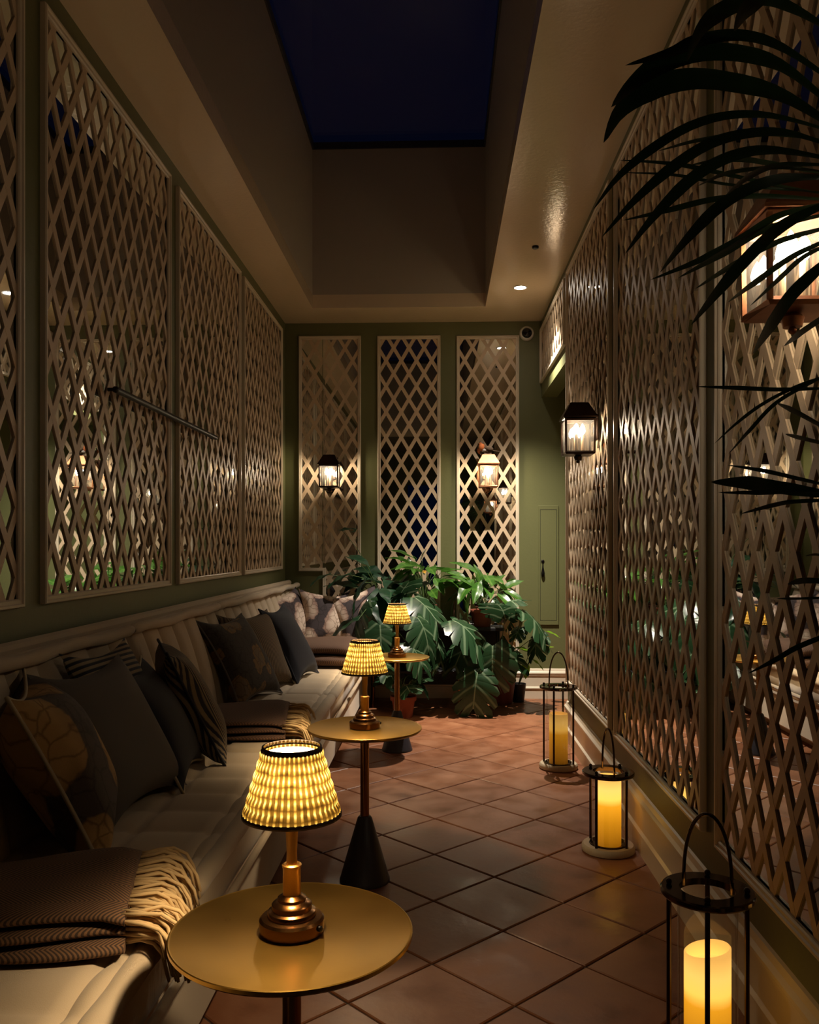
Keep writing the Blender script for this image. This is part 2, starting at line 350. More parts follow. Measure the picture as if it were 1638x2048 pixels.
def clip(poly, x0, x1, y0, y1):
    def cut(P, ax, val, sgn):
        out = []
        for i in range(len(P)):
            a, b = P[i], P[(i + 1) % len(P)]; da, db = (a[ax] - val) * sgn, (b[ax] - val) * sgn
            if da >= 0: out.append(a)
            if da * db < 0:
                t = da / (da - db); out.append((a[0] + (b[0] - a[0]) * t, a[1] + (b[1] - a[1]) * t))
        return out
    for ax, val, sg in ((0, x0, 1), (0, x1, -1), (1, y0, 1), (1, y1, -1)):
        poly = cut(poly, ax, val, sg)
        if len(poly) < 3: return []
    return poly
def area(p): return abs(sum(p[i][0] * p[(i + 1) % len(p)][1] - p[(i + 1) % len(p)][0] * p[i][1] for i in range(len(p)))) / 2

# ------------------------------------------------------------------ room shell
XL, XR, YB, YF, ZC = -1.235, .795, 6.80, -2.6, 2.97
WX0, WX1, WY1, WY0, ZT = -.953, .332, 6.37, -.3, 4.15
XP = 2.3                                                # far side of the passage to the right
OPEN_Y = 5.40
fl = struct('floor', MB().box(XL - .1, XP, YF, YB + .1, -.12, -.006), M['grout'], 0)
# terracotta tiles laid on the diagonal, every one a part of the floor
D = .438; hs = D / 2 - .0045
full = None; tiles = 0
def tile_mb(poly):
    mb = MB(); n = len(poly); cx = sum(p[0] for p in poly) / n; cy = sum(p[1] for p in poly) / n
    def ins(p, k):
        d = math.hypot(p[0] - cx, p[1] - cy) or 1; return (p[0] - (p[0] - cx) / d * k, p[1] - (p[1] - cy) / d * k)
    lay = [[(p[0], p[1], -.006) for p in poly], [(p[0], p[1], -.0025) for p in poly], [(*ins(p, .005), 0) for p in poly]]
    fs = [tuple(range(2 * n, 3 * n))]
    for l in range(2):
        for i in range(n): j = (i + 1) % n; fs.append((l * n + i, l * n + j, l * n + n + j, l * n + n + i))
    return mb.add(sum(lay, []), fs)
for i in range(-12, 13):
    for j in range(-10, 35):
        if (i + j) % 2: continue
        cx, cy = .195 + i * D / 2 + 0, 5.318 - 11 * D + j * D / 2 + D / 2
        # nodes of the joints lie at (.195 + k D, 5.318 + m D); tile centres half-way between
        if not (-.75 < cx < 1.9 and .9 < cy < YB + .3): continue
        poly = [(cx + hs, cy), (cx, cy + hs), (cx - hs, cy), (cx, cy - hs)]
        xr = XR - .002 if cy < OPEN_Y - .3 else 1.7
        P = clip(poly, -.70, xr, .8, YB - .002)
        if not P or area(P) < .002: continue
        P = [(x - cx, y - cy) for x, y in P]
        if abs(area(P) - 2 * hs * hs) < 1e-5:
            if full is None: full = tile_mb([(hs, 0), (0, hs), (-hs, 0), (0, -hs)]).mesh('tile', M['tile'], 0)
            me = full; 
        else: me = tile_mb(P).mesh('tile_cut', M['tile'], 0)
        o = link('tile', me, fl, (cx, cy, random.uniform(-.0006, .0006)), (random.uniform(-.002, .002), random.uniform(-.002, .002), 0)); tiles += 1

wl = struct('wall_left', MB().box(XL - .1, XL, YF, YB, -.01, ZC), M['green'], 0)
wb = struct('wall_back', MB().box(XL - .1, XP, YB, YB + .1, -.01, ZC), M['green'], 0)
wr = struct('wall_right', MB().box(XR, XR + .12, YF, OPEN_Y, -.01, ZC), M['green'], 0)
struct('wall_passage', MB().box(XP, XP + .1, OPEN_Y - .8, YB, -.01, ZC).box(XR + .12, XP, OPEN_Y - .1, OPEN_Y, -.01, ZC), M['green'], 0)
struct('wall_front', MB().box(XL, -.62, YF - .1, YF, -.01, ZC).box(.42, XR, YF - .1, YF, -.01, ZC).box(-.62, .42, YF - .1, YF, 2.35, ZC), M['green'], 0)
struct('wall_header', MB().box(XR, XR + .12, OPEN_Y, YB, 2.369, ZC), M['green'], 0)
ce = struct('ceiling', MB().box(XL - .1, WX0, YF, YB + .1, ZC, ZC + .1).box(WX1, XP, YF, YB + .1, ZC, ZC + .1)
            .box(WX0, WX1, WY1, YB + .1, ZC, ZC + .1).box(WX0, WX1, YF, WY0, ZC, ZC + .1), M['plaster'], 0)
struct('wall_skylight', MB().box(WX0 - .08, WX0, WY0, WY1, ZC + .1, ZT).box(WX1, WX1 + .08, WY0, WY1, ZC + .1, ZT)
       .box(WX0 - .08, WX1 + .08, WY1, WY1 + .08, ZC + .1, ZT).box(WX0 - .08, WX1 + .08, WY0 - .08, WY0, ZC + .1, ZT), M['well'], 0)
wn = struct('window_1', MB().box(WX0 - .08, WX0 + .012, WY0, WY1, ZT, ZT + .05).box(WX1 - .012, WX1 + .08, WY0, WY1, ZT, ZT + .05)
            .box(WX0, WX1, WY1 - .012, WY1 + .08, ZT, ZT + .05).box(WX0, WX1, WY0 - .08, WY0 + .01, ZT, ZT + .05), M['skyframe'], 0)
obj('pane', MB().box(WX0, WX1, WY0, WY1, ZT + .05, ZT + .062), M['skyglass'], wn, smooth=0)

def skirt(name, x0, y0, x1, y1, nx, ny, m=M['white']):
    """moulded skirting along a wall line, profile steps out along (nx, ny)"""
    prof = [(0, 0), (.020, 0), (.020, .075), (.026, .080), (.026, .088), (.016, .096), (.014, .175), (.020, .182), (.020, .190), (.024, .196), (.024, .206), (.014, .216), (.008, .232), (0, .236)]
    mb = MB(); n = len(prof)
    vs = [(x0 + nx * d, y0 + ny * d, z) for d, z in prof] + [(x1 + nx * d, y1 + ny * d, z) for d, z in prof]
    mb.add(vs, [tuple(range(n)), tuple(range(2 * n - 1, n - 1, -1))] + [(i, i + n, (i + 1) % n + n, (i + 1) % n) for i in range(n)])
    return struct(name, mb, m, 20)
skirt('baseboard_right', XR, .3, XR, OPEN_Y, -1, 0)
skirt('baseboard_back', XL, YB, XP, YB, 0, -1)
skirt('baseboard_passage', XR, OPEN_Y, XP, OPEN_Y, 0, 1)

# ------------------------------------------------------------------ mirrored trellis panels
PX, PZ, SW = .1205, .203, .0265
def trellis(label, loc, rz, W, H, steps=None, ox=0, oz=-.03, seam=None):
    """W x H framed mirror with a crossed-slat trellis; local x along the wall, -y into the room.
       steps: (x_from_left, height) of a raised lower-left corner"""
    t = thing('trellis_panel', label, 'trellis panel', loc, (0, 0, rz), 'mirrored trellis panels')
    fw = .026
    rects = [(-W / 2, W / 2, 0, H)]
    if steps: sx, sz = steps; rects = [(-W / 2, -W / 2 + sx, sz, H), (-W / 2 + sx, W / 2, 0, H)]
    mir = MB()
    for a, b, c, d in rects:
        for a2, b2 in ([(a, seam), (seam, b)] if seam is not None else [(a, b)]): mir.box(a2 + .0025, b2 - .0025, -.004 + .0035, 0, c, d)
    obj('mirror', mir, M['mirror'], t, smooth=0)
    if steps:
        out = [(-W / 2, sz), (-W / 2 + sx, sz), (-W / 2 + sx, 0), (W / 2, 0), (W / 2, H), (-W / 2, H)]
    else: out = [(-W / 2, 0), (W / 2, 0), (W / 2, H), (-W / 2, H)]
    def off(P, k):
        n = len(P); Q = []
        for i in range(n):
            a, b, c = P[i - 1], P[i], P[(i + 1) % n]
            d1 = Vector((b[0] - a[0], b[1] - a[1])).normalized(); d2 = Vector((c[0] - b[0], c[1] - b[1])).normalized()
            n1 = Vector((-d1.y, d1.x)); n2 = Vector((-d2.y, d2.x)); v = (n1 + n2); v = v * (k / max(v.dot(n1), .1)); Q.append((b[0] + v.x, b[1] + v.y))
        return Q
    prof = [(0, 0), (0, .016), (.003, .020), (.010, .020), (.013, .015), (.022, .015), (.026, .011), (.026, .004)]
    vs = []; n = len(out)
    for k, h in prof: vs += [(x, -h, z) for x, z in off(out, k)]
    fs = []
    for l in range(len(prof) - 1):
        for i in range(n): j = (i + 1) % n; fs.append((l * n + i, l * n + j, l * n + n + j, l * n + n + i))
    obj('frame', MB().add(vs, fs), M['white'], t, smooth=20)
    ang = math.atan2(PZ, PX); hw = SW / 2
    for si, dirx in enumerate((1, -1)):
        d = Vector((math.cos(ang) * dirx, math.sin(ang))); nrm = Vector((-d.y, d.x))
        K = int(W / PX + H / PZ) + 3
        y1 = -.0052 - .0005 * si
        for k in range(-K, K + 1):
            c = Vector((k * PX + ox, H / 2 + oz))
            q = [c + d * 9 + nrm * hw, c - d * 9 + nrm * hw, c - d * 9 - nrm * hw, c + d * 9 - nrm * hw]
            pieces = [clip([(p.x, p.y) for p in q], a + (.02 if (a == -W / 2 or True) else 0), b - .02 if b == W / 2 else b, e + .02, f - .02) for a, b, e, f in
                      ([(r[0], r[1], r[2], r[3]) for r in rects])]
            mb = MB(); ok = False
            for P in pieces:
                if P and area(P) > 2e-4:
                    ok = True
                    cx = sum(p[0] for p in P) / len(P)
                    mb.prism(P, lambda p: (p[0], -.0008, p[1]), lambda p: (p[0], y1, p[1]))
            if ok: obj('slat', mb, M['slat'], t, smooth=0)
    return t
ZL0, ZL1 = 1.02, 2.88
ly = [(1.235, 2.477), (2.609, 3.849), (3.967, 5.217), (5.31, 6.60)]
lab = ['tall mirrored trellis panel cut off by the left edge of the photo',
       'large mirrored trellis panel above the striped cushions, black rail starting across it',
       'third mirrored trellis panel of the left wall, end of the black rail on it',
       'narrow looking mirrored trellis panel of the left wall next to the room corner']
for (a, b), l in zip(ly, lab): trellis(l, (XL, (a + b) / 2, ZL0), R(90), b - a, ZL1 - ZL0, seam=-.075)
ry = [(1.20, 2.47), (2.60, 3.89), (4.016, 5.37)]
lab = ['tall mirrored trellis panel behind the palm fronds on the right wall',
       'tall mirrored trellis panel in the middle of the right wall above the short lantern',
       'tall mirrored trellis panel with a copper wall lantern beside the passage opening']
for (a, b), l in zip(ry, lab): trellis(l, (XR, (a + b) / 2, .345), R(-90), b - a, 2.90 - .345)
trellis('small brightly lit trellis transom over the passage opening', (XR, (5.47 + 6.77) / 2, 2.475), R(-90), 1.30, .42)
trellis('back wall trellis panel with stepped lower corner above the floral cushions', (-.878, YB, .30), 0, .495, 2.865 - .30, steps=(.19, .70))
trellis('middle narrow trellis panel of the back wall, dark reflection behind it', (-.25, YB, .30), 0, .50, 2.862 - .30)
trellis('right narrow trellis panel of the back wall behind the robin lantern', (.372, YB, .30), 0, .492, 2.857 - .30)

# ------------------------------------------------------------------ downlight, sensor, camera dome, rail, hatch
dl = thing('downlight', 'round recessed downlight glowing in the right side of the ceiling', 'light', (.545, 5.90, ZC))
obj('trim_ring', MB().lathe([(.048, 0), (.050, -.004), (.040, -.006), (.034, 0)], 32, cap=False), M['camwhite'], dl)
obj('lens', MB().lathe([(.036, -.0015), (.030, -.003), (.001, -.0035)], 24, cap=False), M['downlens'], dl)
ld = bpy.data.lights.new('downlight_beam', 'SPOT'); ld.energy = DOWN_W * 10; ld.color = (1, .88, .74); ld.spot_size = R(92); ld.spot_blend = 1.0; ld.shadow_soft_size = .016
lo = bpy.data.objects.new('downlight_beam', ld); COL.objects.link(lo); lo.location = (0, 0, -.006); lo.parent = dl
s = thing('ceiling_sensor', 'tiny black sensor on the ceiling nearer than the downlight', 'sensor', (.560, 5.10, ZC))
obj('body', MB().lathe([(.020, 0), (.020, -.010), (.016, -.014)], 20), M['black'], s)
c = thing('security_camera', 'round white security camera with black dome in the top wall corner', 'camera', (.677, YB, 2.87))
obj('housing', MB().lathe([(.056, 0), (.058, .02), (.052, .032), (.041, .036), (.039, .030)], 32), M['camwhite'], c, rot=(R(90), 0, 0))
obj('dome', MB().lathe([(.039, .028), (.036, .044), (.024, .058), (.008, .064), (.001, .065)], 28), M['dome'], c, rot=(R(90), 0, 0))
r = thing('wall_rail', 'slim black metal rail fixed horizontally across two left trellis panels', 'rail', (XL, 3.80, 1.772))
obj('bar', MB().tube([(.048, -.70, 0), (.048, .70, 0)], .0125, 12), M['black'], r)
for y in (-.70, .70):
    obj('bracket', MB().tube([(.02, y, 0), (.048, y, 0)], .007, 8).ball((.048, y, 0), .012, 10, 6), M['black'], r)
d1 = struct('door_1', MB().box(-.08, .08, -.012, 0, -.47, .47, .002), M['green'], 20, loc=(.848, YB, 1.05))
m = MB()
for a in ((-.066, -.063, -.436, .436), (.063, .066, -.436, .436), (-.066, .066, .433, .436), (-.066, .066, -.436, -.433)):
    m.box(a[0], a[1], -.0125, -.0118, a[2], a[3])
obj('groove', m, M['stand'], d1, smooth=0)
obj('handle', MB().lathe([(.011, 0), (.013, .004), (.006, .008)], 14).xf_last(42, (0, 0, 0), (1, 1, 1)), M['black'], d1, (-.045, -.0125, .03), (R(90), 0, 0))
obj('handle_drop', MB().lathe([(.002, 0), (.004, -.02), (.006, -.05), (.013, -.085), (.015, -.10), (.009, -.118), (.002, -.124)], 14), M['black'], d1, (-.045, -.024, .03))

# ------------------------------------------------------------------ wall lanterns
def wall_lantern(label, loc, rz, metal, group='copper wall lanterns'):
    """square tapered lantern on a wall bracket; local -y into the room, origin on the wall"""
    t = thing('wall_lantern', label, 'wall lantern', loc, (0, 0, rz), group)
    b = .071; b2 = .069; y0 = -.098; zb, zt = -.140, .026     # half widths at the eaves and the floor of the cage
    fr = MB()
    for sx in (-1, 1):
        for sy in (-1, 1): fr.tube([(sx * b2, y0 + sy * b2, zb), (sx * b, y0 + sy * b, zt)], .0065, 4)
    def ring(h, z, r):
        fr.tube([(-h, y0 - h, z), (h, y0 - h, z), (h, y0 + h, z), (-h, y0 + h, z)], r, 4, True)
    ring(b2, zb, .008); ring(b, zt, .009)
    obj('cage', fr, metal, t, smooth=0)
    fl_ = MB().box(-b2, b2, y0 - b2, y0 + b2, zb - .008, zb - .002); fl_.lathe([(.018, -.03), (.022, -.012), (.010, 0)], 14, (0, y0, zb - .004)).ball((0, y0, zb - .04), .008)
    obj('base', fl_, metal, t)
    rf = MB()
    q = [(b + .013, zt + .004), (b + .012, zt + .012), (b + .002, zt + .030), (.055, zt + .062), (.046, zt + .080), (.040, zt + .084)]
    rf.lathe([(w * math.sqrt(2), z) for w, z in q], 4, (0, y0, 0), a0=R(45))
    obj('hood', rf, metal, t, smooth=0)
    gl = MB()
    for sx, sy in ((1, 0), (-1, 0), (0, 1), (0, -1)):
        def P(u, z, h): return (sx * h if sx else u * h, y0 + (sy * h if sy else u * h), z)
        gl.add([P(-1, zb, b2 - .002), P(1, zb, b2 - .002), P(1, zt, b - .002), P(-1, zt, b - .002)], [(0, 1, 2, 3)])
    obj('glass_pane', gl, M['seeded'], t, smooth=0)
    for a in (R(90), R(210), R(330)):
        x, y = .022 * math.cos(a), y0 + .022 * math.sin(a)
        tb = obj('candle_tube', MB().lathe([(.008, zb), (.008, -.045)], 10, (x, y, 0)).lathe([(.012, zb), (.011, zb + .008), (.009, zb + .01)], 10, (x, y, 0)), M['candletube'], t)
        obj('bulb', MB().lathe([(.004, -.045), (.011, -.036), (.014, -.024), (.010, -.008), (.001, .008)], 12, (x, y, 0)), M['bulb'], tb)
    br = MB().box(-.035, .035, -.012, -.002, -.075, .055, .003)
    br.tube([(0, -.01, -.055), (0, -.03, -.075), (0, y0 + b2 + .0, -.055)], .008, 8); br.tube([(0, -.01, .03), (0, y0 + b, .03)], .007, 8)
    obj('bracket', br, metal, t)
    return t
wall_lantern('dark lantern glowing on the left back trellis panel', (-.866, YB - .018, 1.80), 0, M['bronze'])
wall_lantern('copper lantern with a robin perched on its hood, right back trellis panel', (.370, YB - .018, 1.80), 0, M['copper'])
wall_lantern('dark lantern on the right wall near the passage opening', (XR - .012, 4.31, 1.80), R(-90), M['bronze'])
wall_lantern('large nearest copper lantern half behind palm leaves on the right wall', (XR - .012, 1.70, 1.80), R(-90), M['copper'])

# robin
rb = thing('robin', 'small robin with orange breast perched on the copper lantern hood', 'bird', (.352, YB - .116, 1.908))
bd = MB()
def body(u, v):
    a = 2 * math.pi * u; t = v
    # from breast/head (x<0) to tail root (x>0)
    x = -.040 + .085 * t; r = .030 * math.sin(math.pi * min(max(.10 + .86 * t, 0), 1)) ** .6 * (1.0 - .35 * t)
    z = .048 - .018 * t + .006 * math.cos(3 * t); return (x, r * .9 * math.cos(a), z + r * 1.15 * math.sin(a))
bd.grid(14, 12, body, True)
hd = bd.ball((-.034, 0, .084), .0205, 14, 10, (1.05, .95, 1))
obj('body', bd, M['herobin'], rb, smooth=180)
obj('breast', MB().ball((-.032, -.006, .058), .029, 14, 10, (.85, .85, 1.05)).ball((-.039, -.004, .082), .0185, 12, 8, (.95, .95, .9)), M['robinred'], rb, smooth=180)
obj('belly', MB().ball((-.012, -.004, .037), .023, 12, 8, (1.1, .9, .8)), M['robinwhite'], rb, smooth=180)
obj('wing', MB().ball((.010, -.022, .052), .03, 12, 8, (1.2, .28, .55)), M['herobin'], rb, rot=(0, R(14), 0), smooth=180)
obj('tail', MB().add([(.035, -.010, .040), (.035, .010, .040), (.105, .012, .026), (.105, -.012, .026), (.035, -.010, .032), (.035, .010, .032), (.105, .012, .022), (.105, -.012, .022)],
    [(0, 1, 2, 3), (7, 6, 5, 4), (0, 3, 7, 4), (1, 5, 6, 2), (2, 6, 7, 3), (0, 4, 5, 1)]), M['herobin'], rb)
obj('beak', MB().lathe([(.004, 0), (.0005, .014)], 8), M['black'], rb, (-.054, 0, .084), (0, R(-90), 0))
obj('eye', MB().ball((-.046, -.0165, .090), .0032, 8, 6), M['dome'], rb)
for y in (-.008, .008): obj('leg', MB().tube([(-.010, y, .025), (-.012, y, .001), (-.022, y, -.0005)], .0014, 5), M['brownstem'], rb)

# ------------------------------------------------------------------ banquette
BL = 1.22; y_start = .66; MODS = 5; SX0, SX1, SZ = -1.20, -.555, .45
sofa = thing('banquette', 'long cream channel-tufted banquette running along the left wall', 'sofa', (XL, 0, 0))
y_end = y_start + MODS * BL - .03
def sx(x): return x - XL
obj('base', MB().box(sx(-1.23), sx(-.575), y_start, y_end, .05, .30, .012).box(sx(-1.2), sx(-.64), y_start + .02, y_end - .02, 0, .05), M['fabric'], sofa)
tv = MB()
def groove(d, w, dep): return dep * math.exp(-(d / w) ** 2)
def seat(u, v):
    x = SX0 + .12 + u * (SX1 - SX0 - .12); y = v * (BL - .006)
    ch = BL / 7; dy = abs((y / ch) % 1 - .5); dy = (.5 - dy) * ch            # distance to nearest cross seam
    z = SZ + .012 * (1 - (1 - min(dy / (ch * .5), 1)) ** 2)
    z -= groove(x + .80, .010, .014) + groove(x - SX1 + .045, .008, .012)
    edge = min(u, 1 - u) ; z -= .02 * max(0, 1 - (1 - u) / .06) ** 2 if u > .94 else 0
    z -= .014 * max(0, 1 - min(y, BL - .006 - y) / .02)
    return (sx(x), y, z)
seatm = MB().grid(34, 106, seat)
# skirt of the cushion
bx = MB().box(sx(SX0 + .12), sx(SX1), 0, BL - .006, .302, SZ - .02, .006)
seatm.v += []; o_ = len(seatm.v); seatm.v += bx.v; seatm.f += [tuple(i + o_ for i in f) for f in bx.f]
seat_me = seatm.mesh('seat_cushion', M['fabric'], 60)
rollm = MB()
def roll(u, v):
    a = 2 * math.pi * u; y = v * (BL - .006); r = .026 * (1 + .05 * math.sin(y * 31) * math.cos(y * 17)) * (1 - .35 * max(0, 1 - min(y, BL - .006 - y) / .02))
    return (sx(SX1 + .004) + r * math.cos(a), y, SZ - .016 + r * .9 * math.sin(a))
rollm.grid(14, 60, roll, True); roll_me = rollm.mesh('seat_roll', M['fabric'], 180)
low_me = MB().tube([(sx(SX1 + .016), 0, .305), (sx(SX1 + .016), BL - .006, .305)], .011, 8).mesh('seat_piping', M['fabric'], 180)
def back(u, v):
    y = u * (BL - .006); ch = BL / 7; k = abs((y / ch) % 1 - .5) * 2; bul = 1 - k ** 4
    z = .435 + v * .44; lean = .11 * (1 - v)
    d = .03 + .045 * bul * math.sin(math.pi * min(.12 + v * .80, 1)) ** .5 + lean
    d *= 1 if min(y, BL - .006 - y) > .012 else .8
    return (sx(-1.19) + d, y, z)
back_me = MB().grid(106, 16, back).mesh('back_cushion', M['fabric'], 70)
def broll(u, v):
    a = 2 * math.pi * u; y = v * (BL - .006); r = .024 * (1 + .06 * math.sin(y * 27 + 1)) * (1 - .3 * max(0, 1 - min(y, BL - .006 - y) / .03))
    return (sx(-1.128) + r * math.cos(a), y, .893 + .004 * math.sin(y * 11) + r * .8 * math.sin(a))
broll_me = MB().grid(12, 60, broll, True).mesh('back_roll', M['fabric'], 180)
for i in range(MODS):
    y = y_start + i * BL
    link('seat_cushion', seat_me, sofa, (0, y, 0)); link('seat_roll', roll_me, sofa, (0, y, 0)); link('seat_piping', low_me, sofa, (0, y, 0))
    link('back_cushion', back_me, sofa, (0, y, 0)); link('back_roll', broll_me, sofa, (0, y, 0))
obj('back_frame', MB().box(sx(-1.232), sx(-1.165), y_start, y_end, .30, .905, .012), M['fabric'], sofa)
obj('top_ledge', MB().tube([(sx(-1.195), y_start, .912), (sx(-1.195), y_end, .912)], .022, 10), M['fabric'], sofa)

# ------------------------------------------------------------------ cushions
def pillow_mesh(name, W, T, m, seed=0, mb2=None):
    rnd = random.Random(seed); ph = [rnd.uniform(0, 6) for _ in range(6)]; n = 19
    def f(sg):
        def g(u, v):
            a, b = u * 2 - 1, v * 2 - 1
            x = W / 2 * a * (1 - .19 * (1 - b * b) * abs(a) ** 1.5); y = W / 2 * b * (1 - .19 * (1 - a * a) * abs(b) ** 1.5)
            h = T / 2 * (max((1 - a ** 2) * (1 - b ** 2), 0)) ** .42
            h *= 1 + .06 * math.sin(3 * a + ph[0] + 2 * b) + .05 * math.sin(4 * b + ph[1] - a)
            return (x, y, sg * h)
        return g
    mb = MB().grid(n, n, f(1)); k = len(mb.f); mb.grid(n, n, f(-1)); mb.f = mb.f[:k] + [t[::-1] for t in mb.f[k:]]
    return mb.mesh(name, m, 180)
def pillow(label, near_top, yaw, lean, W, T, m, seed=0, trim=None, group='cushions on the banquette', roll=0, base=None):
    """cushion standing on the seat: base = (x, y) of the middle of its lower edge, yaw turns its face (0 faces +x)"""
    x, y = base
    rot = Matrix.Rotation(yaw, 4, 'Z') @ Matrix.Rotation(-lean, 4, 'Y') @ Matrix.Rotation(R(90), 4, 'Y') @ Matrix.Rotation(R(90) + roll, 4, 'Z')
    off = Matrix.Rotation(yaw, 3, 'Z') @ Vector((-math.sin(lean) * W / 2, 0, math.cos(lean) * W / 2 * (1 + .2 * abs(math.sin(roll)))))
    o = link('cushion', pillow_mesh('cushion', W, T, m, seed))
    o.matrix_world = Matrix.Translation(Vector((x, y, near_top)) + off) @ rot
    tag(o, label, 'cushion', group)
    if trim:
        pts = []
        for a, b, da, db in ((-1, -1, 1, 0), (1, -1, 0, 1), (1, 1, -1, 0), (-1, 1, 0, -1)):
            for k in range(10):
                aa, bb = a + da * 2 * k / 10, b + db * 2 * k / 10
                pts.append((W / 2 * aa * (1 - .19 * (1 - bb * bb) * abs(aa) ** 1.5), W / 2 * bb * (1 - .19 * (1 - aa * aa) * abs(bb) ** 1.5), 0))
        obj('piping', MB().tube(pts, .005, 6, True), trim, o, smooth=180)
    return o
ZS = SZ + .004
pillow('large ochre floral cushion nearest the camera behind the fringed throw', ZS, R(22), R(26), .46, .21, M['floral'], 1, M['piping'], base=(-.85, 2.14))
pillow('plain taupe linen cushion between the ochre floral and the navy cushions', ZS, R(-8), R(30), .47, .15, M['taupe'], 2, base=(-.82, 2.42))
pillow('striped cushion half hidden behind the navy cushion', ZS, R(-4), R(26), .44, .12, M['stripe'], 3, base=(-.90, 2.66), roll=R(90))
pillow('navy cushion with pale beaded trim beside the striped cushion', ZS, R(8), R(30), .42, .13, M['navy'], 4, M['piping'], base=(-.80, 2.76))
pillow('navy and cream striped cushion leaning right of the beaded navy cushion', ZS, R(22), R(26), .44, .16, M['stripe4'], 5, M['navy'], base=(-.80, 3.06))
pillow('dark floral cushion with two peaks in the middle of the banquette', ZS, R(-14), R(30), .46, .16, M['floral2'], 6, base=(-.86, 4.12), trim=M['taupe'])
pillow('brown striped cushion right of the dark floral cushion', ZS, R(-24), R(24), .44, .16, M['stripe2'], 7, base=(-.88, 4.42))
pillow('navy velvet cushion behind the brown striped cushion', ZS, R(-6), R(28), .46, .14, M['navy'], 8, base=(-.74, 4.80), trim=M['navy'])
for i, (x, y, yw, rl, lb) in enumerate(((-1.00, 5.98, -30, 10, 'pale floral cushion in the corner nearest the left wall'), (-.78, 6.10, -50, -8, 'pale floral cushion, middle one of the three in the corner'),
                                     (-.56, 6.16, -66, 14, 'pale floral cushion half behind dark heart shaped leaves'))):
    pillow(lb, ZS + .02, R(yw), R(20), .42, .17, M['floral3'], 20 + i, base=(x, y), group='pale floral cushions in the corner', roll=R(rl))

# ------------------------------------------------------------------ throws
def throw(label, loc, rz, LX, LY, T, m, fringe_n, fl_len, name='throw_blanket', layers=3):
    """folded blanket: local x runs towards the fringed end, y across"""
    t = thing(name, label, 'blanket', loc, (0, 0, rz), 'folded throws on the banquette')
    rnd = random.Random(int(LX * 1000) + fringe_n)
    lh = T / layers
    for k in range(layers):
        z0 = k * lh; sh = rnd.uniform(-.02, .02); sy = 1 - .04 * k
        def f(u, v, z0=z0, sh=sh, sy=sy):
            a = 2 * math.pi * u; x = -LX + v * (LX + sh * 0)
            cy, cz = math.cos(a), math.sin(a)
            e = abs(cy) ** .35 * (1 if cy > 0 else -1); g = abs(cz) ** .8 * (1 if cz > 0 else -1)
            y = e * LY / 2 * sy + sh + .012 * math.sin(x * 14 + z0 * 50); z = z0 + lh * .5 + g * lh * .52 + .006 * math.sin(x * 9 + y * 11) * (z0 / T + .3)
            z -= .35 * max(0, x + .04) * (z0 / T)
            z += .02 * math.exp(-((y) / .1) ** 2) * (k / layers)
            return (x, y, z)
        mb = MB().grid(30, 26, f, True); nn = len(mb.v)
        mb.f.append(tuple(range(29, -1, -1))); mb.f.append(tuple(range(nn - 30, nn)))
        obj('fold', mb, m, t, smooth=80)
    fr = MB()
    for i in range(fringe_n):
        lay = rnd.randrange(layers); y = rnd.uniform(-LY / 2 * .95, LY / 2 * .95); z = (lay + .5) * lh + rnd.uniform(-.3, .3) * lh - .014 * lay / layers
        ln = fl_len * rnd.uniform(.75, 1.15); p = [(-.012, y, z)]; dy = rnd.uniform(-.25, .25) + y * .8
        a = rnd.uniform(-.2, .2); x = 0; zz = z; yy = y; seg = 5
        edge = .045                                       # the seat front: past it strands hang down
        for s_ in range(seg):
            st = ln / seg; x += st * math.cos(a); zz -= st * math.sin(a); yy += st * dy
            if x > edge + .0: a = min(a + .55, 1.35)
            else:
                a += rnd.uniform(-.05, .25)
                if zz < .010: zz = .010 + rnd.uniform(0, .006); a = 0
            p.append((x, yy, zz))
        fr.tube(p, [.0036, .0040, .0040, .0038, .0038, .003], 5)
    obj('fringe', fr, M['fringe'], t, smooth=180, kind='stuff')
    return t
throw('herringbone wool throw with long pale fringe on the seat near the camera', (-.612, 1.70, SZ + .012), R(14), .50, .36, .085, M['throw'], 190, .15)
throw('brown wool throw with pale fringe on the seat below the dark floral cushion', (-.625, 3.50, SZ + .012), R(8), .42, .52, .07, M['throw2'], 150, .13)
bl = throw('brown folded blanket stack on the far seat in front of the pale floral cushions', (-.56, 5.50, SZ + .012), 0, .46, .62, .13, M['throw2'], 0, .1, layers=2)

